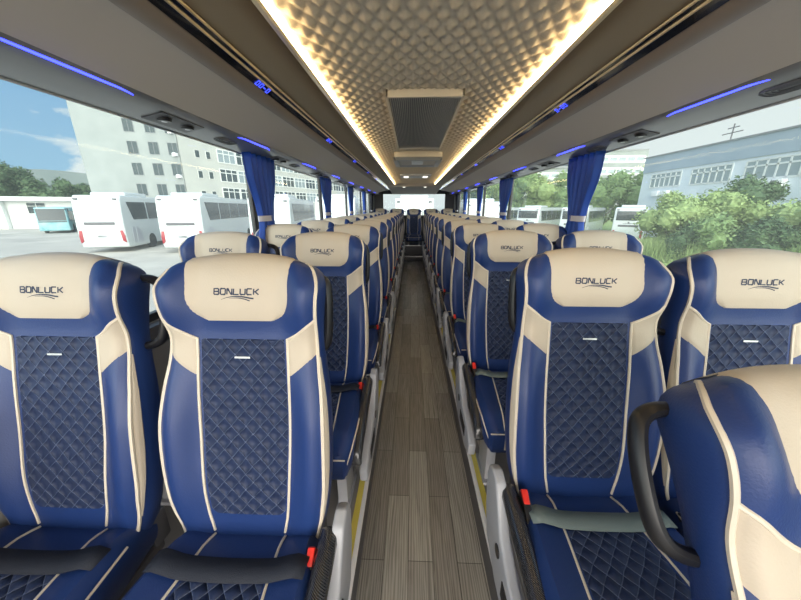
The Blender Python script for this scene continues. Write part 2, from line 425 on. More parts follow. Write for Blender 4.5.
def make_seat(sg, aisle, reach=None, name='coach_seat'):
    reach = reach or (.38 if aisle else 1.08)
    """sg = +1 when the aisle lies towards local +x. Seat faces local -y."""
    root = empty(name)
    PV = (0, 0, .43)
    def B(m, nm, mat, par=root, piv=True, **k):
        o = m.build(nm, mat, par, **k)
        if piv and par is root: o.location = PV
        return o
    bk = B(body_mesh(), 'backrest', M['blue'], merge=.0005)
    # cream head panel, continuing over the top
    ws = [.596, .599, .603, .608, .614, .622, .63, .642, .655, .67, .685, .70, .715, .73, .745, .757, .768, .779, .788, WM]
    m = patch([(w, -creamw(w), creamw(w)) for w in ws], off=.0045, n=18)
    rows = [[backp(s*creamw(WM-.0)/hw(WM)*.98*1.0, w)+Vector((0, .003, .001)) for s in [(-1+2*j/18) for j in range(19)]] for w in (WM, .785, .765, .745)]
    m.grid(rows)
    hd = B(m, 'headrest_panel', M['cream'], merge=.0)
    lg = B(logo_mesh(), 'embroidered_logo', M['ink'], smooth=False)
    # quilted centre
    ws = [.052, .056, .062]+[.07+.04*i for i in range(12)]+[.545, .552]
    def qx(w): return meshx(w)*(1 if w > .062 else (.80 if w < .053 else .9 if w < .06 else .97))
    qp = B(patch([(w, -qx(w), qx(w)) for w in ws], off=.003, n=14), 'quilted_panel', M['quilt'])
    # seams across the quilting, small metal tag
    m = MB(); m.grid([[front(x/100, w, .0062) for x in (-2.1, -1, 0, 1, 2.1)] for w in (.497, .502)])
    B(m, 'metal_tag', M['steel'])
    for t in (-1, 1):
        # shoulder panel: from the neck down to the quilting's top corner
        rr = []; N = 10
        m = MB(); g = []
        for i in range(N+1):
            a = i/N   # across, 0 outer .. 1 inner
            r = []
            for j in range(9):
                b = j/8
                wt = .5495+.055*(1-a)**1.25; wb = .505+(.438-.505)*a
                w = wb+(wt-wb)*b
                x = hw(w)*.998+(meshx(w)-.003-hw(w)*.998)*a
                e = i in (0, N) or j in (0, 8)
                r.append(front(t*x, w, -.003 if (j == 0 or i == N) else .001 if e else .0035))
            g.append(r)
        m.grid(g); B(m, 'shoulder_panel', M['cream'])
        # cream strip on the side of the bolster
        m = MB(); g = []
        for i in range(15):
            w = .03+.47*i/14; q1 = .045+.27*math.sin(PI*(i+.3)/14.6)**.8
            g.append([side(t, q, w, .003 if 0 < k < 4 else -.003) for k, q in enumerate([.015+(q1-.015)*k/4 for k in range(5)])])
        m.grid(g); B(m, 'side_strip', M['cream'])
    m = MB()
    for t in (-1, 1):
        m.tube([front(t*hw(w), w, .0) for w in [-.02+.0125*i for i in range(58)]+[.715, .73, .745, .756, .766, .777, .787, WM]], .0048, 6)
        inn = [(w, t*meshx(w)) for w in [0.0+.025*i for i in range(22)]+[.549]]
        out = [(.549+(.604-.549)*k/8, t*(meshx(.549)+(hw(.604)-meshx(.549))*(k/8)**.8)) for k in range(1, 9)]
        m.tube(pipe(inn+out), .0038, 6)
    B(m, 'piping', M['pipe'])
    # grab handle on the aisle side, set back
    m = MB(); h = .19; w_ = []
    pts = [(-.03, .702), (.010, .706), (.038, .702), (.056, .688), (.064, .662), (.067, .62), (.064, .565), (.054, .532), (.030, .515), (.0, .51), (-.03, .51)]
    def cr(ps, n=4):
        out = []
        for i in range(len(ps)-1):
            p0 = ps[max(i-1, 0)]; p1 = ps[i]; p2 = ps[i+1]; p3 = ps[min(i+2, len(ps)-1)]
            for k in range(n):
                t = k/n; out.append(tuple(.5*((2*p1[c])+(-p0[c]+p2[c])*t+(2*p0[c]-5*p1[c]+4*p2[c]-p3[c])*t*t+(-p0[c]+3*p1[c]-3*p2[c]+p3[c])*t**3) for c in range(len(p1))))
        out.append(ps[-1]); return out
    ct, st = math.cos(TILT), math.sin(TILT)
    P3 = []
    for dx, w in cr(pts):
        dx *= reach
        P3.append((sg*(h+dx), st*w+ct*.058, ct*w-st*.058))
    m.tube(P3, .0115, 10, flat=1.3); B(m, 'grab_handle', M['black'])
    # cushion ------------------------------------------------------------
    def cus(x, y, off=0):      # top surface of cushion; y from .02 (back) to -.47
        hx = cw_(y); s = max(-1, min(1, x/hx)); z = .425
        z += .012*math.sin(PI*max(0, min(1, (-y)/.47)))+.008
        z += .016*smooth(.5, .85, abs(s)) - .020*smooth(.86, 1, abs(s))**2
        z -= .035*smooth(.38, .49, -y)**2
        z -= .03*smooth(-.06, .05, y)
        return Vector((x, y, z+off))
    def cw_(y): return interp([(-.49, .205), (-.44, .218), (-.30, .222), (-.1, .205), (.05, .185)], y)
    m = MB(); rows = []; ys = [.05, .0, -.05, -.1, -.15, -.2, -.25, -.3, -.35, -.39, -.42, -.445, -.465, -.48, -.487]
    for y in ys:
        hx = cw_(y)
        r = [cus(hx*(2*j/20-1), y) for j in range(21)]
        e = cus(hx, y).z
        r += [Vector((hx+.006, y, e-.03)), Vector((hx+.004, y, e-.07)), Vector((hx-.004, y, .315)), Vector((hx-.02, y, .30))]
        r += [Vector((-hx+.02, y, .30)), Vector((-hx+.004, y, .315)), Vector((-hx-.004, y, e-.07)), Vector((-hx-.006, y, e-.03))]
        rows.append(r)
    # front lip
    for k, (yy, zt, zb) in enumerate([(-.498, .40, .315), (-.502, .385, .33)]):
        hx = .200-.004*k; r = [Vector((hx*(2*j/20-1), yy, zt-.002*abs(2*j/20-1))) for j in range(21)]
        r += [Vector((hx, yy, zt-(zt-zb)*f)) for f in (.3, .6, .9, 1)]+[Vector((-hx, yy, zt-(zt-zb)*f)) for f in (1, .9, .6, .3)]
        rows.append(r)
    m.grid(rows, closed=True); n = len(rows[0]); L = len(m.v)-n
    m.f.append(tuple(range(n))); m.f.append(tuple(L+i for i in range(n)))
    B(m, 'cushion', M['blue'], piv=False)
    def cx_(y): return interp([(-.47, .142), (-.3, .128), (-.02, .100)], y)
    m = MB(); g = []; uv = []
    yy = [-.085-.02*i for i in range(19)]+[-.455, -.475]
    for i, y in enumerate(yy):
        g.append([cus(cx_(y)*(2*j/12-1), y, -.003 if (j in (0, 12) or i in (0, len(yy)-1)) else .003) for j in range(13)])
        uv.append([(cx_(y)*(2*j/12-1), y) for j in range(13)])
    m.grid(g, uv); B(m, 'cushion_panel', M['quilt'], piv=False)
    m = MB()
    for t in (-1, 1):
        m.tube([cus(t*cx_(y), y, .001) for y in [.0-.025*i for i in range(19)]]+[Vector((t*.143, -.497, .40)), Vector((t*.143, -.5035, .37)), Vector((t*.143, -.5035, .33))], .0035, 6)
        m.tube([Vector((t*(cw_(y)+.004), y, cus(cw_(y), y).z-.012)) for y in [-.05-.03*i for i in range(14)]]+[Vector((t*.208, -.485, .37))], .0035, 6)
    m.tube([Vector((.205*(2*j/10-1), -.497, .402-.001)) for j in range(11)], .003, 6)
    B(m, 'cushion_piping', M['pipe'], piv=False)
    # lap belt and buckle
    mat = M['beltg'] if (sg < 0) else M['belt']
    m = MB(); g = []
    for i in range(17):
        t = i/16; x = sg*(.196-.39*t)
        y0 = -.078-.012*math.sin(PI*t)
        g.append([Vector((x, y0-.026*k, cus(x, y0-.026*k).z+.010+.004*math.sin(PI*t)+.006*(2-k)/2)) for k in range(3)])
    m.grid(g); ob = B(m, 'lap_belt', mat, piv=False)
    s_ = ob.modifiers.new('t', 'SOLIDIFY'); s_.thickness = .0025
    bz = -.028 if sg > 0 else 0; bz -= 0 if aisle else .045
    m = MB(); m.prism([(a+bz*.4, b+bz) for a, b in [(-.145, .420), (-.075, .475), (-.050, .485), (-.035, .470), (-.06, .425), (-.12, .395)]], 'x', sg*.184, sg*.206)
    bu = B(m, 'buckle', M['black'], piv=False, bevel=.004)
    m = MB(); m.prism([(a+bz*.4, b+bz) for a, b in [(-.084, .472), (-.052, .494), (-.042, .484), (-.064, .458)]], 'x', sg*.187, sg*.2055)
    m2 = m.build('release_button', M['red'], bu, bevel=.004)
    # base
    for (lx, y0, y1) in ((sg*.150, -.36, -.22), (-sg*.150, -.36, -.22)):
        boxes('leg', M['greyp'], [(lx-.022, lx+.022, y0, y1, 0.0, .302), (lx-.03, lx+.03, y0-.02, y1+.03, 0, .02)], root, bevel=.005)
    boxes('seat_frame', M['darkgrey'], [(-.19, .19, -.42, .06, .272, .304), (-.19, .19, .03, .09, .29, .40)], root, bevel=.008)
    if aisle:
        x0, x1 = sorted((sg*.238, sg*.272))
        poly = [(.075, .43), (.06, .475), (.025, .492), (-.02, .480), (-.055, .43), (-.10, .36), (-.20, .315), (-.36, .295), (-.41, .262), (-.40, .20), (-.30, .165), (-.10, .175), (.02, .22), (.06, .31)]
        m = MB(); m.prism(poly, 'x', x0, x1); sp = B(m, 'side_cover', M['greyp'], piv=False, bevel=.010, seg=3)
        xo = sg*.2725
        m = MB(); m.tube([(xo-sg*.004, -.10, .305), (xo+sg*.003, -.10, .305)], .019, 18); m.build('recline_button', M['black'], sp)
        a, b = sorted((xo-sg*.002, xo+sg*.002))
        boxes('pocket', M['blackmat'], [(a, b, -.30, -.16, .22, .275)], sp, bevel=.0015)
        # armrest folded down beside the cushion
        m = MB(); rws = []
        path = [(-.01, .455, .016), (-.05, .452, .022), (-.11, .440, .025), (-.20, .425, .025), (-.30, .405, .024), (-.38, .385, .022), (-.425, .36, .016), (-.44, .335, .008)]
        for y, z, hh in path:
            rws.append([Vector((sg*(.231+.026*math.cos(2*PI*k/10)), y, z-.004+hh*1.25*math.sin(2*PI*k/10))) for k in range(10)])
        m.grid(rws, closed=True); m.f.append(tuple(range(10))); m.f.append(tuple(len(m.v)-10+k for k in range(10)))
        B(m, 'armrest', M['carbon'], piv=False)
    return root

protos = {(sg, a): make_seat(sg, a) for sg in (1, -1) for a in (True, False)}
used = set()
ORD = ['first', 'second', 'third', 'fourth', 'fifth', 'sixth', 'seventh', 'eighth', 'ninth', 'tenth', 'eleventh', 'twelfth']
TREE = tree_of(None)
def place(sg, aisle, x, y, z, label, group, recline=0, rz=0):
    k = 'near' if sg == 'near' else (sg, aisle)
    if k in used: r = copy_tree(protos[k], None, TREE)
    else: used.add(k); r = protos[k]
    r.location = (x, y, z); r.rotation_euler.z = rz
    tag(r, label, 'coach seat', group)
    return r, k
AX, WX = .500, 1.018
for i in range(11):
    y = .62+.78*i
    for a in (True, False):
        x = CX-(AX if a else WX)-.005
        nm = 'aisle' if a else 'window'
        extra = ['nearest the camera, black belt across its cushion', ''][min(i, 1)]
        lab = f'blue and cream coach seat, left of the aisle, {nm} side, {ORD[i]} row back'
        if i == 0: lab = f'large blue and cream coach seat in the left foreground, on the {nm} side'
        place(1, a, x, y, PLAT, lab, 'seats left of the aisle')
near = None
for i in range(10):
    y = .775+.785*i
    for a in (True, False):
        x = CX+(.482 if a else .950)
        nm = 'aisle' if a else 'window'
        lab = f'blue and cream coach seat, right of the aisle, {nm} side, {ORD[i+1]} row back'
        if i == 0 and a: lab = 'blue and cream aisle seat with grey-green belt drawn across its quilted cushion'
        if i == 0 and not a: lab = 'blue and cream window seat on the right, just behind the reclined foreground seat'
        place(-1, a, x, y, PLAT, lab, 'seats right of the aisle')
protos['near'] = make_seat(-1, True, 1.0); TREE = tree_of(None)
near, _ = place('near', True, CX+.54, 0.0, PLAT, 'reclined blue and cream seat cropped by the lower right corner, black grab handle', 'seats right of the aisle')
def recline(r, ang):
    for ch in [c for c in bpy.data.objects if c.parent == r]:
        if abs(ch.location.z-.43) < 1e-4: ch.rotation_euler.x = -math.radians(ang)
recline(near, 20.0)
for j, (x, nm) in enumerate(((-1.0, 'far left'), (-.5, 'second from left'), (0, 'middle'), (.5, 'second from right'), (1.0, 'far right'))):
    lab = f'blue and cream rear bench seat under the back window, {nm} of five'
    if j == 2: lab = 'rear bench seat facing straight down the end of the aisle'
    place(1, False, CX+x, 9.25, .55-.30, lab, 'rear bench seats')

# ---------------------------------------------------------------- bus shell
YA, YB = -1.6, 10.05
def X(a): return CX+a
def Z(z): return z+EYE
def st(o): return tag(o, kind='structure')
st(boxes('floor', M['floor'], [(X(-.262), X(.262), YA, 8.75, -.10, 0)]))
o = st(boxes('trim_1', M['wall'], [(X(-1.24), X(-.275), YA, 9.0, -.10, PLAT)]))
o = st(boxes('trim_2', M['wall'], [(X(.275), X(1.24), YA, 9.0, -.10, PLAT)]))
for sgn, nn in ((-1, 3), (1, 4)):
    a, b = sorted((sgn*.262, sgn*.2752)); st(boxes(f'trim_{nn}', M['darkgrey'], [(X(a), X(b), YA, 8.75, -.02, PLAT-.001)]))
for sgn, nn in ((-1, 5), (1, 6)):
    a, b = sorted((sgn*.259, sgn*.278)); st(boxes(f'trim_{nn}', M['white'], [(X(a), X(b), YA, 8.75, PLAT-.010, PLAT+.007)], bevel=.003))
for sgn, nn in ((-1, 7), (1, 8)):
    a, b = sorted((sgn*.278, sgn*.305)); st(boxes(f'trim_{nn}', M['yellow'], [(X(a), X(b), YA, 8.75, PLAT, PLAT+.004)]))
for sgn, nn in ((-1, 9), (1, 10)):
    m = MB()
    for xx in (.335, .36): a, b = sorted((sgn*xx, sgn*(xx+.010))); m.box(X(a), X(b), YA, 8.9, PLAT, PLAT+.006)
    st(m.build(f'trim_{nn}', M['steel']))
# steps at the rear
st(boxes('trim_11', M['darkgrey'], [(X(-.275), X(.275), 8.60, 9.0, 0, .14)], bevel=.004))
st(boxes('trim_12', M['darkgrey'], [(X(-1.24), X(1.24), 8.80, 10.0, .14, .42), ], bevel=.004))
st(boxes('trim_13', M['steel'], [(X(-.26), X(.26), 8.585, 8.61, .132, .146), (X(-.26), X(.26), 8.785, 8.81, .41, .426)]))
# side walls: below the glass, posts between panes
SILL = Z(-.50); TOP = Z(.44)
posts = [-.45, 2.47, 4.28, 5.95, 7.55, 9.1]
for sgn, nm in ((-1, 'left'), (1, 'right')):
    a, b = sorted((sgn*1.235, sgn*1.30))
    m = MB(); m.box(X(a), X(b), YA, YB, -.3, SILL); m.box(X(a), X(b), YA, YB, TOP-.02, Z(.72))
    m.box(X(a), X(b), 9.0, YB, SILL, TOP)
    st(m.build('wall_'+nm, M['wall'], smooth=False))
    a, b = sorted((sgn*1.19, sgn*1.235)); st(boxes(f'baseboard_{nm}', M['darkgrey'], [(X(a), X(b), YA, 9.0, SILL-.09, SILL)], bevel=.006))
wn = 1
for sgn, nm in ((-1, 'left'), (1, 'right')):
    ys = [YA]+([2.38, 4.17, 5.82, 7.47] if sgn < 0 else [2.50, 4.36, 5.93, 7.53])+[9.0]
    for k in range(len(ys)-1):
        y0, y1 = ys[k], ys[k+1]
        r = st(empty(f'window_{wn}', (X(sgn*1.262), (y0+y1)/2, (SILL+TOP)/2))); 
        hy, hz = (y1-y0)/2, (TOP-SILL)/2
        m = MB(); t = .035
        m.box(-.014, .014, -hy, -hy+t, -hz, hz); m.box(-.014, .014, hy-t, hy, -hz, hz); m.box(-.014, .014, -hy, hy, -hz, -hz+t); m.box(-.014, .014, -hy, hy, hz-t, hz)
        m.build('window_frame', M['frame'], r, smooth=False)
        boxes('glass', M['glass'], [(-.002, .002, -hy+t*.5, hy-t*.5, -hz+t*.5, hz-t*.5)], r, smooth=False)
        wn += 1
# ceiling: roof slab and the quilted fabric
st(boxes('wall_roof', M['wall'], [(X(-1.30), X(1.30), YA, YB, Z(.66), Z(.74))]))
def ceiling():
    m = MB(); g = []
    dx, dy = .0080, .0095
    nx = int(.96/dx); ny = int(8.6/dy)
    for i in range(ny+1):
        y = -.65+8.6*i/ny; r = []
        for j in range(nx+1):
            x = -.48+.96*j/nx
            u = x/.060; v = y/.105
            a = abs(((u+v) % 1)-.5); b = abs(((u-v) % 1)-.5)
            h = min(.5-a, .5-b)*2
            z = Z(.555+.020*math.cos(PI*min(1, abs(x)/.48)/2)*1.0 - .015*h**.75)
            r.append((X(x), y, z))
        g.append(r)
    m.grid(g)
    return m.build('ceiling', M['ceil'], smooth=True, angle=180)
st(ceiling())
# warm light strips along both edges of the quilted ceiling
for sgn, nm in ((-1, 'left'), (1, 'right')):
    r = empty('ceiling_light_strip', (X(sgn*.475), -.6, Z(.54)))
    tag(r, f'long warm white light strip running down the {nm} edge of the quilted ceiling', 'light strip', 'ceiling light strips')
    s = sgn
    m = MB(); m.prism([(s*.000, .008), (s*.004, -.012), (-s*.014, -.020), (-s*.020, -.014), (-s*.010, .004)], 'y', 0, 8.1)
    m.build('diffuser', M['led'], r, smooth=False)
    m = MB(); m.prism([(s*.004, .012), (s*.010, .012), (s*.010, -.022), (-s*.010, -.030), (-s*.015, -.0225), (s*.0045, -.013)], 'y', 0, 8.1)
    m.build('channel', M['gold'], r, smooth=False)

# ------------------------------------------------------------ luggage racks
def rack(sgn, nm, leds, disp):
    r = empty('luggage_rack', (CX, 0, Z(.36)))
    tag(r, f'overhead luggage rack running along the {nm} side, grey panel and brown edge', 'luggage rack')
    def sweep(poly, name, mat, y0=YA, y1=9.7, par=r, **k):
        m = MB(); m.prism([(sgn*a, z-.36) for a, z in poly], 'y', y0, y1); return m.build(name, mat, par, **k)
    sweep([(.484, .562), (.490, .548), (.56, .528), (.655, .508), (.655, .52), (.49, .60)], 'cove_panel', M['cove'], y1=9.0, angle=60)
    for c in ((.655, .5035), (.676, .4955)):
        m = MB(); m.tube([(sgn*c[0], YA, c[1]-.36), (sgn*c[0], 9.0, c[1]-.36)], .0045, 8); m.build('gold_trim', M['gold'], r)
    ra = sweep([(.652, .506), (.680, .497), (.708, .484), (.712, .50), (.66, .53)], 'display_rail', M['rail'], y1=9.0, angle=60)
    sweep([(.708, .490), (.716, .480), (.735, .470), (.755, .463), (.772, .463), (.772, .50), (.71, .51)], 'edge_trim', M['rackb'], y1=9.0, angle=60)
    sweep([(.768, .466), (.85, .449), (.94, .424), (1.03, .394), (1.038, .41), (.80, .52)], 'fabric_panel', M['rackp'], y1=9.0, angle=60)
    un = sweep([(1.026, .396), (1.034, .388), (1.10, .370), (1.19, .353), (1.225, .352), (1.236, .37), (1.236, .40), (1.05, .42)], 'underside', M['under'], y1=9.6, angle=60)
    m = MB(); m.tube([(sgn*1.216, YA, .350-.36), (sgn*1.216, 9.6, .350-.36)], .005, 8); m.build('seal', M['greyp'], un)
    for yc, L in leds:
        m = MB(); n = 14
        pts = [(sgn*(1.042+.010*smooth(.75, 1, abs(2*k/n-1))), yc-L/2+L*k/n, .3855-.36-.0005) for k in range(n+1)]
        m.tube(pts, [.0030+.0015*math.sin(PI*k/n) for k in range(n+1)], 8)
        m.build('blue_light_line', M['ledblue'], un)
    for yc in [y+.52 for y, _ in leds]:
        pn = MB(); pn.prism([(sgn*1.075, .3785-.36-.004), (sgn*1.075, .372-.36), (sgn*1.17, .355-.36-.003), (sgn*1.17, .36-.36)], 'y', yc-.13, yc+.13)
        p = pn.build('service_panel', M['darkgrey'], un, bevel=.003)
        for dyy in (-.07, .07):
            m = MB(); m.tube([(sgn*1.12, yc+dyy, .3655-.36), (sgn*1.12, yc+dyy, .353-.36)], [.030, .024], 14); e = m.build('air_nozzle', M['black'], p)
            m = MB(); m.tube([(sgn*1.12, yc+dyy, .354-.36), (sgn*1.12, yc+dyy, .3515-.36)], [.012, .010], 10); m.build('nozzle_core', M['steel'], p)
    for yc, _ in leds:
        m = MB()   # speaker grille of nested rounded frames
        for k in range(4):
            w_, h_ = .030-.007*k, .085-.016*k
            P_ = [(sgn*(1.125+w_*math.copysign(abs(math.cos(2*PI*q/24))**.6, math.cos(2*PI*q/24))), yc-.20+h_*math.copysign(abs(math.sin(2*PI*q/24))**.6, math.sin(2*PI*q/24))) for q in range(25)]
            m.tube([(a, b, .3635-.36-.16*(abs(a)-1.125)) for a, b in P_], .0022, 5, cap=False)
        m.build('speaker_grille', M['darkgrey'], un)
    for yc in disp:
        m = MB()
        # small blue digits, seven-segment like marks
        for q in range(4):
            y0 = yc-.055+q*.030
            def P(u, v): # u along y, v up the rail
                a = .684+.020*v; z = .4955-.012*v-.0015
                return (sgn*a, y0+u, z-.36)
            for (u0, u1, v0, v1) in ((0, .022, 0, .16), (0, .022, .84, 1), (0, .005, 0, 1), (.017, .022, 0, 1)) if q != 2 else ((0, .018, .42, .58),):
                m.grid([[P(u0, v0), P(u1, v0)], [P(u0, v1), P(u1, v1)]])
        ob = m.build('seat_number_display', M['digit'], ra)
    return r
rack(-1, 'left', [(.98, .46)]+[(2.09+1.06*i, .40) for i in range(7)], [1.47+1.08*i for i in range(7)])
rack(1, 'right', [(1.35+1.06*i, .40) for i in range(8)], [1.80+1.08*i for i in range(7)])

# ------------------------------------------------------------ ceiling fittings
r = empty('air_return_grille', (X(-.0), 2.47, Z(.545)))
tag(r, 'large rectangular air return grille with cream frame in the middle of the ceiling', 'air grille')
m = MB(); w_, h_ = .200, .71
for b in ((-w_, -w_+.016, -h_, h_), (w_-.016, w_, -h_, h_), (-w_, w_, -h_, -h_+.022), (-w_, w_, h_-.03, h_)): m.box(b[0], b[1], b[2], b[3], -.012, .03)
m.build('frame', M['ventf'], r, bevel=.004)
m = MB()
for k in range(34):
    x = -w_+.022+k*(2*w_-.044)/33; m.box(x-.0022, x+.0022, -h_+.022, h_-.03, -.006, .012)
m.build('louvres', M['vent'], r, smooth=False)
boxes('backing', M['darkgrey'], [(-w_+.01, w_-.01, -h_+.02, h_-.02, .012, .02)], r)
r = empty('roof_hatch', (X(0), 3.95, Z(.54)))
tag(r, 'roof escape hatch behind the air grille, cream bar in front and grey handle panel', 'roof hatch')
boxes('front_bar', M['ventf'], [(-.25, .25, -.46, -.22, -.03, .03)], r, bevel=.012)
boxes('frame', M['greyp'], [(-.28, .28, -.16, -.09, -.02, .03), (-.28, .28, .42, .48, -.02, .03), (-.28, -.22, -.16, .48, -.02, .03), (.22, .28, -.16, .48, -.02, .03)], r, bevel=.006)
boxes('cover', M['vent'], [(-.23, .23, -.10, .43, -.004, .02)], r, bevel=.004)
boxes('handle', M['white'], [(-.07, .07, -.02, .20, -.022, -.004)], r, bevel=.006)
r = empty('ceiling_lamp_panel', (X(0), 5.9, Z(.545)))
tag(r, 'small ceiling panel with two lamps further down the quilted ceiling', 'ceiling panel')
boxes('plate', M['greyp'], [(-.27, .27, -.25, .25, -.014, .02)], r, bevel=.006)
for t in (-1, 1): boxes('lens', M['lamp'], [(t*.17-.04, t*.17+.04, -.16, .10, -.018, -.013)], r, bevel=.001)
# rear: sloping bulkhead, wall around the back window
m = MB(); m.prism([(7.75, Z(.60)), (7.85, Z(.50)), (9.9, Z(.40)), (10.0, Z(.66))], 'x', X(-.66), X(.66)); o = m.build('trim_14', M['rackp'], smooth=False); st(o)
for t in (-1, 1):
    m = MB(); m.tube([(X(t*.26), 8.0, Z(.515)), (X(t*.26), 8.0, Z(.485))], .035, 14); o = m.build('spot_lamp', M['lamp'])
    tag(o, f'small round ceiling spot on the rear bulkhead, {"left" if t<0 else "right"} one', 'spot lamp', 'rear ceiling spots')
m = MB()
m.box(X(-1.235), X(-1.0), 9.95, 10.05, 0, Z(.66)); m.box(X(1.0), X(1.235), 9.95, 10.05, 0, Z(.66))
m.box(X(-1.0), X(1.0), 9.95, 10.05, Z(.44), Z(.66)); m.box(X(-1.0), X(1.0), 9.95, 10.05, 0, Z(-.25))
st(m.build('wall_back', M['darkgrey'], smooth=False))
r = st(empty('window_11', (CX, 10.0, Z(.09))))
m = MB(); 
for b in ((-1.0, -.96, -.34, .35), (.96, 1.0, -.34, .35), (-1, 1, -.34, -.31), (-1, 1, .32, .35)): m.box(b[0], b[1], -.03, .03, b[2], b[3])
m.build('window_frame', M['frame'], r, smooth=False)
boxes('glass', M['glass'], [(-.97, .97, -.003, .003, -.32, .33)], r, smooth=False)

# ------------------------------------------------------------ curtains
def curtain(sgn, yc, wd, nm, k, dark=False):
    r = empty('window_curtain', (X(sgn*1.165), yc, Z(.36)))
    tag(r, f'{"dark" if dark else "blue"} curtain gathered with a pale tie band, {nm} side, {ORD[k]} one back', 'curtain', f'gathered curtains on the {nm} side')
    m = MB(); g = []
    for i in range(25):
        z = -.95*i/24; n = 49
        half = wd/2*(1-.52*math.exp(-((z+.40)/.19)**2)+.0*z)
        if z < -.42: half *= .80
        row = []
        for j in range(n):
            t = 2*j/(n-1)-1; amp = .024+.010*math.sin(3*t+k)
            row.append((sgn*(amp*math.sin(t*17+k+1.2*math.sin(2.3*t+z*2))), half*(t*.94+.06*t**3)+.012*math.sin(t*5+k)*abs(z), z))
        g.append(row)
    m.grid(g); m.build('cloth', M['curtaindark' if dark else 'curtain'], r, angle=180)
    o = r.children[0] if r.children else None
    bw = wd/2*.52
    m = MB(); P_ = []
    for zz in (-.455, -.415):
        P_.append([(.030*math.cos(2*PI*q/20), (bw+.012)*math.sin(2*PI*q/20), zz) for q in range(20)])
    m.grid(P_, closed=True); m.build('tie_band', M['tie'], r)
for k, (y, wd) in enumerate(((2.36, .40), (4.15, .44), (5.80, .44), (7.45, .42))): curtain(-1, y, wd, 'left', k)
for k, (y, wd) in enumerate(((2.40, .40), (4.32, .52), (5.9, .46), (7.5, .42))): curtain(1, y, wd, 'right', k)
curtain(-1, 8.75, .5, 'left', 4, True); curtain(1, 8.75, .5, 'right', 4, True)
for m_ in bpy.data.objects:
    if m_.name.startswith('cloth'):
        s_ = m_.modifiers.new('t', 'SOLIDIFY'); s_.thickness = .002

# ------------------------------------------------------------ outdoors
GL = EYE-2.85
def gz(x):
    return GL-.25*smooth(-4, 11, x)
m = MB(); xs = [-160, -100, -60, -30, -15, -4, -1, 2, 5, 8, 11, 12.2]
m.grid([[(x, y, gz(x)) for x in xs] for y in (-60, -20, 0, 10, 20, 40, 80, 180)])
st(m.build('ground', M['paving'], angle=180))
m = MB(); m.grid([[(x, y, gz(x)+.02) for x in (13.2, 16, 25, 60, 160)] for y in (-60, 0, 20, 60, 180)])
st(m.build('lawn', M['grass']))

def az(deg, D): return Vector((math.sin(math.radians(deg))*D, math.cos(math.radians(deg))*D, 0))
def coach(x, y, rz, label, rear_window=False, scale=1.0, z=None, grp='white coaches parked outside'):
    r = empty('parked_coach', (x, y, gz(x) if z is None else z), rz); tag(r, label, 'coach', grp); r.scale = (scale,)*3
    m = MB()
    prof_ = [(.10, .35), (0, .9), (0, 1.6), (.10, 2.6), (.22, 3.30), (.42, 3.50), (11.3, 3.5), (11.6, 3.3), (11.8, 1.8), (11.8, .4), (11.5, .3), (.3, .3)]
    m.prism(prof_, 'x', -1.25, 1.25); m.build('body', M['buswhite'], r, bevel=.12, seg=4, angle=50)
    boxes('roof_unit', M['buswhite'], [(-.95, .95, 1.5, 4.2, 3.48, 3.72)], r, bevel=.11, seg=3)
    m = MB(); m.box(-.8, .8, -.01, .05, 1.72, 1.90); 
    m.build('rear_slot', M['darkgrey'], r, bevel=.02)
    boxes('lid_handle', M['darkgrey'], [(-.45, .45, .02, .06, 2.02, 2.05)], r)
    for t in (-1, 1):
        mm = MB(); mm.prism([(t*1.02, .75), (t*1.19, .62), (t*1.21, 1.05), (t*1.14, 1.40), (t*.98, 1.38)], 'y', -.012, .2); mm.build('tail_light', M['tail'], r, bevel=.01)
        boxes('marker_light', M['amber'] if False else M['darkgrey'], [(t*1.0-.10, t*1.0+.10, .13, .3, 3.22, 3.31)], r)
        # side glass, one trapezoid pane and following panes
        g = MB(); g.prism([(1.25, 2.0), (.80, 3.12), (3.0, 3.12), (3.0, 2.0)], 'x', t*1.24, t*1.262)
        for q in range(4): g.box(*sorted((t*1.24, t*1.262)), 3.15+q*2.05, 5.1+q*2.05, 2.0, 3.12)
        g.build('side_window', M['busdark'], r, smooth=False)
        g = MB(); g.prism([(.75, .55), (.85, 1.55), (1.2, 1.55), (1.1, .55)], 'x', t*1.24, t*1.258); g.prism([(1.2, .55), (1.3, 1.55), (1.6, 1.5), (1.85, 1.2), (1.9, .55)], 'x', t*1.24, t*1.258)
        g.build('side_vent', M['greyp'], r, smooth=False)
        for yy in (3.1, 9.3):
            w = MB(); w.tube([(t*.98, yy, .5), (t*1.262, yy, .5)], .5, 22); w.build('wheel', M['tyre'], r, bevel=.02)
    boxes('number_plate', M['greyp'], [(-.26, .26, .0, .06, .95, 1.10)], r)
    if rear_window:
        boxes('rear_window', M['busdark'], [(-1.05, 1.05, .02, .35, 2.30, 3.15)], r, bevel=.04)
        boxes('emblem', M['darkgrey'], [(-.07, .07, -.01, .06, 2.05, 2.17)], r, bevel=.02)
    return r
coach(-20.1, 19.5, math.radians(16), 'white coach at the far left of the parked row, plain rear with red tail lights', scale=1.04)
coach(-14.75, 19.5, math.radians(12), 'white coach second in the parked row, beside the blue curtain', scale=1.03)
coach(-8.8, 19.2, math.radians(10), 'white coach seen between the first and second left curtains')
coach(-4.8, 19.6, math.radians(4), 'white coach glimpsed past the second left curtain')
coach(.15, 20.0, 0, 'white coach filling the back window straight behind the aisle')
coach(4.6, 20.2, 0, 'white coach at the right edge of the back window', scale=.97)
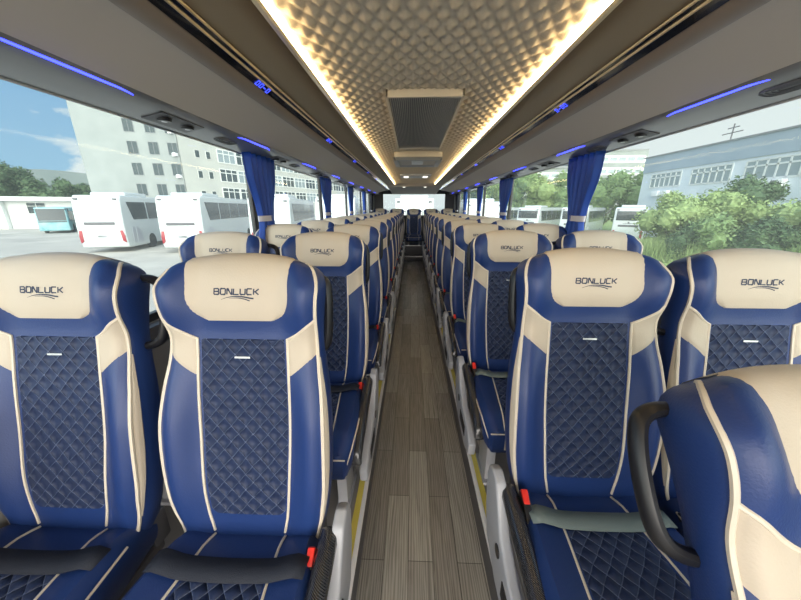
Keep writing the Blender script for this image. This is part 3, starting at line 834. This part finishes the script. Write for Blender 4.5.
for (a_, D_, lab) in ((33.9, 33, 'rightmost parked coach, dark rear window and small emblem, beside the trees'), (26.6, 33.5, 'white coach partly behind the first right curtain'), (19.8, 35.5, 'white coach left of the first right curtain, in front of the trees'), (13.6, 38.5, 'white coach seen beside the second right curtain')):
    q = az(a_, D_); coach(q.x, q.y, math.radians(-38), lab, True, .90)

def wall_box(parent, A, Bp, depth_, z0, z1, mat, name='wall'):
    """box whose front face runs A->B, with depth away from the camera (left of A->B)"""
    d = (Bp-A); L = d.length; u = d/L; n = Vector((-u.y, u.x, 0))
    m = MB(); P_ = [A, Bp, Bp+n*depth_, A+n*depth_]
    m.add([(p.x, p.y, z) for z in (z0, z1) for p in P_], [(0, 3, 2, 1), (4, 5, 6, 7), (0, 1, 5, 4), (1, 2, 6, 5), (2, 3, 7, 6), (3, 0, 4, 7)])
    return m.build(name, mat, parent, smooth=False)
def add_window(parent, A, u, n, s0, s1, z0, z1, panes=2, trans=True, pm=None, fr=.07, fm=None):
    m = MB(); f = m
    def P(s, z, d): q = A+u*s-n*d; return (q.x, q.y, z)
    def bar(a, b, c, d_):
        vs = [P(a, c, -.05), P(b, c, -.05), P(b, d_, -.05), P(a, d_, -.05), P(a, c, .06), P(b, c, .06), P(b, d_, .06), P(a, d_, .06)]
        f.add(vs, [(0, 1, 2, 3), (7, 6, 5, 4), (0, 4, 5, 1), (1, 5, 6, 2), (2, 6, 7, 3), (3, 7, 4, 0)])
    for k in range(panes+1):
        s = s0+(s1-s0)*k/panes; bar(s-fr/2, s+fr/2, z0, z1)
    bar(s0, s1, z0-fr/2, z0+fr/2); bar(s0, s1, z1-fr/2, z1+fr/2)
    if trans: zz = z0+(z1-z0)*.70; bar(s0, s1, zz-fr/2, zz+fr/2)
    o = m.build('window', fm or M['framew'], parent, smooth=False)
    g = MB(); g.add([P(s0, z0, .02), P(s1, z0, .02), P(s1, z1, .02), P(s0, z1, .02), P(s0, z0, -.03), P(s1, z0, -.03), P(s1, z1, -.03), P(s0, z1, -.03)], [(0, 1, 2, 3), (7, 6, 5, 4), (0, 4, 5, 1), (1, 5, 6, 2), (2, 6, 7, 3), (3, 7, 4, 0)])
    g.build('pane', pm or M['pane'], o, smooth=False)
# left tower block
r = empty('office_block', (-53, 53, GL)); r.location = (0, 0, 0)
tag(r, 'tall grey and cream office block behind the parked coaches on the left', 'building')
A = az(-45.8, 78); Bp = az(-35.6, 72); E_ = az(-9.5, 118)
wall_box(r, A, Bp, 30, GL, EYE+17.2, M['plaster'])
wall_box(r, A+(Bp-A)*.0+Vector((1.0, .8, 0)), A+(Bp-A)*.9, 20, EYE+17.2, EYE+21.5, M['plaster'], 'upper_storey')
u = (Bp-A).normalized(); n = Vector((-u.y, u.x, 0)); L = (Bp-A).length
for c, fr_ in enumerate((.53, .745, .945)):
    for k in range(5):
        z = EYE+2.15+3.45*k
        add_window(r, A, u, n, L*fr_-.75, L*fr_+.75, z, z+2.0, 2, False, None, .05, M['roofg'])
boxes('roof_window', M['pane2'], [(0, 0, 0, 0, 0, 0)], r) if False else None
wall_box(r, Bp+Vector((.05, .2, 0)), E_, 25, GL, EYE+22, M['plaster2'], 'side_wing')
u = (E_-Bp).normalized(); n = Vector((-u.y, u.x, 0)); L2 = (E_-Bp).length
for k in range(6):
    z = EYE+1.9+3.62*k
    for s in (3.4, 5.6): add_window(r, Bp, u, n, s-.45, s+.45, z, z+1.3, 1, False, None, .05)
    s = 7.6; 
    while s+4 < L2:
        add_window(r, Bp, u, n, s, s+4.0, z-.3, z+2.1, 3, True, M['pane2'] if (k+int(s)) % 3 == 0 else M['pane'], .16); s += 4.35
for c in range(4):
    q = A+(Bp-A)*.965; z = EYE+1.6+3.62*c
    m = MB(); m.box(q.x-.35, q.x+.35, q.y-.55, q.y+.1, z, z+.55); m.build('air_conditioner', M['white'], r, smooth=False, bevel=.05)
# low building at left
r = empty('low_building', (0, 0, 0)); tag(r, 'low white building with a flat white canopy at the far left edge', 'building')
P1, P2 = az(-62, 78), az(-45.5, 67)
wall_box(r, P1, P2, 8, GL, EYE+.95, M['framew'])
wall_box(r, P1+Vector((.6, -1.2, 0)), P2+Vector((.6, -1.2, 0)), 10, EYE+.95, EYE+1.5, M['buswhite'], 'canopy')
u = (P2-P1).normalized(); n = Vector((-u.y, u.x, 0)); LL = (P2-P1).length
add_window(r, P1, u, n, LL*.665, LL*.665+2.0, EYE-.8, EYE+.7, 2, True)
m = MB(); q = P1+u*LL*.57; m.box(q.x-.2, q.x+.2, q.y-.5, q.y-.1, GL, EYE+.95); m.build('pillar', M['buswhite'], r, smooth=False)
def teal_bus(p, rz, label):
    r = empty('city_bus', (p.x, p.y, gz(p.x)), rz); tag(r, label, 'bus', 'teal buses')
    m = MB(); m.prism([(0, .3), (0, 1.4), (.25, 2.9), (10, 3.0), (10, .3)], 'x', -1.25, 1.25); m.build('body', M['busteal'], r, bevel=.1, seg=3)
    m = MB(); m.prism([(-.02, 1.25), (.19, 2.75), (.4, 2.75), (.2, 1.25)], 'x', -1.15, 1.15); m.build('windscreen', M['busdark'], r, bevel=.03)
    for t in (-1, 1):
        boxes('side_window', M['busdark'], [(*sorted((t*1.24, t*1.262)), 1, 9, 1.4, 2.5)], r)
        m = MB(); m.tube([(t*1.2, .1, 2.7), (t*1.5, -.25, 2.75), (t*1.5, -.25, 2.4)], .05, 6); m.build('mirror', M['black'], r)
        for yy in (2.2, 7.5):
            w = MB(); w.tube([(t*.98, yy, .5), (t*1.262, yy, .5)], .5, 16); w.build('wheel', M['tyre'], r)
teal_bus(az(-49.9, 54), math.radians(40), 'teal bus with dark windscreen before the low building, left one of two')
teal_bus(az(-46.3, 54), math.radians(40), 'teal bus with dark windscreen half hidden by the nearest parked coach')
# right factory
r = empty('factory_building', (0, 0, 0)); tag(r, 'long two-storey factory clad in pale and blue-grey panels on the right', 'building')
fx, fy0, fy1 = 26.5, 2.0, 38.6
boxes('wall', M['cladw'], [(fx, fx+16, fy0, fy1, GL-1, EYE+3.75)], r, smooth=False)
boxes('upper_band', M['cladg'], [(fx-.12, fx+16, fy0, fy1, EYE+3.75, EYE+5.30)], r, smooth=False)
boxes('roof_edge', M['roofg'], [(fx-.25, fx+16.2, fy0-.1, fy1+.1, EYE+5.30, EYE+5.42)], r, smooth=False)
A = Vector((fx, fy1, 0)); u = Vector((0, -1, 0)); n = Vector((1, 0, 0))
for (ya, yb, np_) in ((37.2, 33.3, 6), (32.1, 28.3, 6), (27.2, 21.2, 8), (19.6, 14.5, 7), (12.5, 7, 7)):
    add_window(r, A, u, n, fy1-ya, fy1-yb, EYE+2.12, EYE+3.5, np_, True, M['pane2'], .12)
m = MB(); m.box(fx-.45, fx, 24.0, 25.4, EYE+1.35, EYE+2.0); m.build('air_conditioner', M['white'], r, bevel=.05)
m = MB(); m.tube([(fx-.46, 24.5, EYE+1.68), (fx-.475, 24.5, EYE+1.68)], .24, 16); m.build('fan_guard', M['darkgrey'], r)
for yy in (34.6, 35.8): m = MB(); m.box(fx-.45, fx, yy-.5, yy+.4, EYE+1.2, EYE+1.75); m.build('air_conditioner', M['white'], r, bevel=.05)
m = MB(); m.tube([(fx+1, 30.3, EYE+5.4), (fx+1, 30.3, EYE+6.9)], .05, 6); m.tube([(fx+1, 29.4, EYE+6.2), (fx+1, 31.2, EYE+6.2)], .04, 6); m.tube([(fx+1, 29.8, EYE+6.6), (fx+1, 30.8, EYE+6.6)], .04, 6); m.build('aerial', M['darkgrey'], r)
# far buildings on the right
def far_block(p, q, d, h, mat, label, rows=3, cat='building'):
    r = empty('distant_building', (0, 0, 0)); tag(r, label, cat)
    wall_box(r, p, q, d, GL-1, EYE+h, mat); u = (q-p).normalized(); n = Vector((-u.y, u.x, 0)); L = (q-p).length
    for k in range(rows):
        z = EYE+h-1.6-3.2*k-1.3
        if z < GL: break
        add_window(r, p, u, n, L*.04, L*.96, z, z+1.5, max(4, int(L/2.5)), False, M['pane2'], .5)
    boxes('roof_edge', M['roofg'], [(min(p.x, q.x), max(p.x, q.x), min(p.y, q.y), min(p.y, q.y)+2, EYE+h, EYE+h+.5)], r)
far_block(az(27.5, 110), az(34.5, 118), 20, 15.5, M['plaster'], 'distant white office block with vertical fins above the trees, right side')
far_block(az(9, 105), az(25.5, 112), 18, 11.5, M['plaster'], 'long distant grey building seen through the second right window', 3)
m = MB(); g = []
for i in range(41):
    a = -75+i*1.6; p = az(a, 170); h = 9+2.4*noise.noise(Vector((i*.21, 3, 0)))+(3.2 if -52 < a < -40 else 0)
    g.append([(p.x, p.y, GL-1), (p.x*1.0, p.y*1.0, EYE+h), (p.x*1.3, p.y*1.3, EYE+h*1.2)])
m.grid(g); o = m.build('distant_hill', M['hill']); tag(o, kind='structure')

# trees
def make_tree(name, label, loc, H, Wd, mat, seed, grp='trees behind the hedge', leaves=2600, trunk=.30, ls=.11):
    rnd = random.Random(seed)
    r = empty(name, loc); tag(r, label, 'tree', grp)
    m = MB(); m.tube([(0, 0, -.1), (.05*H*.1, 0, H*trunk), (0, .05, H*.75)], [H*.022, H*.016, H*.006], 8)
    for k in range(5):
        a = k*1.3; m.tube([(0, 0, H*(trunk+.04*k)), (math.cos(a)*Wd*.22, math.sin(a)*Wd*.22, H*(trunk+.2+.04*k))], [H*.010, H*.004], 5)
    m.build('trunk', M['bark'], r)
    blobs = []
    for k in range(11):
        a = rnd.uniform(0, 2*PI); q = rnd.uniform(.0, .62)**.7*Wd*.5; z = H*(trunk+.12+(1-trunk-.22)*rnd.random()**.8)
        s = Wd*rnd.uniform(.17, .27)*(1.1-.5*max(0, z/H-.6)); blobs.append((Vector((math.cos(a)*q, math.sin(a)*q, z)), s))
    m = MB()
    for c, s in blobs:   # inner mass of foliage
        rows = []
        for i in range(7):
            ph = PI*i/6; rows.append([c+Vector((math.sin(ph)*math.cos(2*PI*j/10), math.sin(ph)*math.sin(2*PI*j/10), math.cos(ph)))*s*(.72+.22*noise.noise(c+Vector((i, j % 10, seed))*.9)) for j in range(10)])
        m.grid(rows, closed=True)
    for k in range(leaves):
        c, s = blobs[rnd.randrange(len(blobs))]
        d = Vector((rnd.gauss(0, 1), rnd.gauss(0, 1), rnd.gauss(0, 1))).normalized()
        p = c+d*s*rnd.uniform(.72, 1.12)
        a = Vector((rnd.gauss(0, 1), rnd.gauss(0, 1), rnd.gauss(0, .6))).normalized(); b = d.cross(a).normalized(); l = ls*rnd.uniform(.7, 1.5)
        m.add([p-a*l, p-b*l*.5, p+a*l, p+b*l*.5], [(0, 1, 2, 3)])
    m.build('crown', mat, r, smooth=False)
    return r
T = [  # azimuth, distance, height, width, material, label
 (30.6, 52, 7.2, 6.0, 'leafA', 'bushy tree rising behind the rightmost parked coach'),
 (33.0, 53, 8.9, 5.6, 'leafA', 'tall loose tree at the left end of the factory'),
 (38.6, 27, 3.9, 3.3, 'leafB', 'yellow-green shrubby tree behind the hedge, below the factory air conditioners'),
 (41.8, 27, 4.0, 3.6, 'leafB', 'light feathery tree in front of the middle factory windows'),
 (45.1, 29, 4.7, 3.8, 'leafC', 'dark round tree covering the factory wall between two window bands'),
 (48.6, 27, 3.3, 3.4, 'leafB', 'low bushy light tree behind the right window seat'),
 (52.8, 25, 3.6, 3.6, 'leafA', 'broad bush cut by the right edge of the picture'),
 (43.2, 24.5, 2.55, 3.0, 'leafA', 'low rounded bush just behind the grassy hedge'),
 (40.6, 24.7, 2.2, 2.2, 'leafC', 'smallest dark bush, behind the left end of the hedge'),
 (47.4, 24.2, 2.5, 2.6, 'leafC', 'low dark bush at the right end of the hedge'),
 (26.0, 54, 8.3, 6.0, 'leafA', 'tree behind the right curtain'),
 (22.2, 54, 8.4, 6.4, 'leafB', 'green tree seen left of the first right curtain'),
 (17.8, 56, 8.6, 7.4, 'leafA', 'round tree in the middle of the second right window'),
 (13.6, 57, 6.9, 6.0, 'leafB', 'tree beyond the second right curtain'),
 (10.6, 58, 7.4, 6.2, 'leafC', 'far tree beside the third right curtain'),
]
for i, (a, D, H, W_, mt, lab) in enumerate(T):
    p = az(a, D); p.z = gz(p.x); make_tree('leafy_tree', lab, p, H, W_, M[mt], i+1, ls=.035+.0022*D, trunk=.10, leaves=4200)
for i, (a, D, H, W_) in enumerate(((-62.5, 98, 12.5, 12), (-56.0, 96, 11.4, 10.5), (-52.4, 97, 11.3, 9), (-49.6, 95, 8.6, 7.5), (-47.2, 96, 7.2, 6.2))):
    lab = ['tree above the low building beyond the left edge of the picture', 'tall dark tree over the low building at the left edge', 'dark tree over the canopy of the low building', 'lower dark tree over the teal buses', 'lowest dark tree next to the tall office block'][i]
    p = az(a, D); p.z = GL; make_tree('leafy_tree', lab, p, H, W_, M['leafC'], 40+i, 'trees over the low building', 4200, .12, .26)
# grassy hedge strip at the right
def grass_strip():
    rnd = random.Random(5); m = MB()
    for k in range(14000):
        t = rnd.uniform(-.1, 1.3); e = rnd.uniform(0, 1.6); x = 13.0+7.4*t+e*.7; y = 20.6-7.8*t+e*.7; h = rnd.uniform(.5, 1.45); z = gz(13)
        a = rnd.uniform(0, PI); wd = .035; lx, ly = rnd.gauss(0, .2), rnd.gauss(0, .2)
        m.add([(x-math.cos(a)*wd, y-math.sin(a)*wd, z), (x+math.cos(a)*wd, y+math.sin(a)*wd, z), (x+lx, y+ly, z+h)], [(0, 1, 2)])
    o = m.build('tall_grass', M['leafB'], smooth=False)
    tag(o, 'strip of tall green grass between the paving and the trees, right side', 'grass', kind='stuff')
grass_strip()

# ------------------------------------------------------------ world, lights, camera
wd = bpy.data.worlds.new('World'); scn.world = wd; wd.use_nodes = True
nt = wd.node_tree; nt.nodes.clear()
out = nt.nodes.new('ShaderNodeOutputWorld'); bg = nt.nodes.new('ShaderNodeBackground'); nt.links.new(bg.outputs[0], out.inputs[0])
tc = nt.nodes.new('ShaderNodeTexCoord'); sp = nt.nodes.new('ShaderNodeSeparateXYZ'); nt.links.new(tc.outputs['Generated'], sp.inputs[0])
zc = mth(nt, 'MAXIMUM', sp.outputs[2], 0.0)
r1 = nt.nodes.new('ShaderNodeMapRange'); nt.links.new(zc, r1.inputs[0]); r1.inputs[1].default_value = 0; r1.inputs[2].default_value = .5
blue = mixc(nt, r1.outputs[0], (.42, .66, .86), (.13, .36, .74))
mp = nt.nodes.new('ShaderNodeMapping'); mp.inputs['Scale'].default_value = (1, 1, 2.3); mp.inputs['Location'].default_value = (3.1, .4, .2)
nt.links.new(tc.outputs['Generated'], mp.inputs[0])
cn = nt.nodes.new('ShaderNodeTexNoise'); cn.inputs['Scale'].default_value = 4.6; cn.inputs['Detail'].default_value = 7; cn.inputs['Roughness'].default_value = .55
nt.links.new(mp.outputs[0], cn.inputs['Vector'])
# more cloud towards the horizon and towards the right (+x)
bias = mth(nt, 'ADD', mth(nt, 'MULTIPLY', sp.outputs[0], .17), mth(nt, 'ADD', .13, mth(nt, 'MULTIPLY', zc, -.62)))
cl = mth(nt, 'ADD', cn.outputs['Fac'], bias)
r2 = nt.nodes.new('ShaderNodeMapRange'); nt.links.new(cl, r2.inputs[0]); r2.inputs[1].default_value = .375; r2.inputs[2].default_value = .45
sky = mixc(nt, r2.outputs[0], blue, (.93, .95, .96))
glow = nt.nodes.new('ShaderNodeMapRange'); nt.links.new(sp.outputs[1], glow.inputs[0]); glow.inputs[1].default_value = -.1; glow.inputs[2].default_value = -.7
sky = mixc(nt, glow.outputs[0], sky, (1.0, .94, .87))  # warmer sky tone added behind the camera to warm the interior
low = nt.nodes.new('ShaderNodeMapRange'); nt.links.new(sp.outputs[2], low.inputs[0]); low.inputs[1].default_value = -.02; low.inputs[2].default_value = .0
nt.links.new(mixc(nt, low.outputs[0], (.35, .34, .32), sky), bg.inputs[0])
# sky on the sun's side, behind the camera, boosted as added fill for the interior
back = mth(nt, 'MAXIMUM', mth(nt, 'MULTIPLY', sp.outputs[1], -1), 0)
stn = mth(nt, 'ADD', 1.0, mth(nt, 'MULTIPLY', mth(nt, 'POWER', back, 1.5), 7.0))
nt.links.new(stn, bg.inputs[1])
sd = bpy.data.lights.new('sun', 'SUN'); sd.energy = 2.1; sd.angle = math.radians(6); sd.color = (1, .96, .88)
so = bpy.data.objects.new('sun', sd); C.objects.link(so)
so.rotation_euler = Vector((-.35, .62, -1.25)).to_track_quat('-Z', 'Y').to_euler()

cam = bpy.data.cameras.new('camera'); co = bpy.data.objects.new('camera', cam); C.objects.link(co)
cam.lens = 36*305/801; cam.sensor_width = 36; cam.clip_start = .02; cam.clip_end = 600
co.location = (0, 0, EYE)
co.rotation_euler = (math.radians(90-16.8), 0, math.radians(2.06))
scn.camera = co
scn.view_settings.view_transform = 'Standard'; scn.view_settings.look = 'None'
scn.view_settings.exposure = 0; scn.view_settings.gamma = 1; scn.view_settings.use_curve_mapping = False
scn.cycles.max_bounces = 8; scn.cycles.transparent_max_bounces = 16
scn.cycles.use_denoising = True
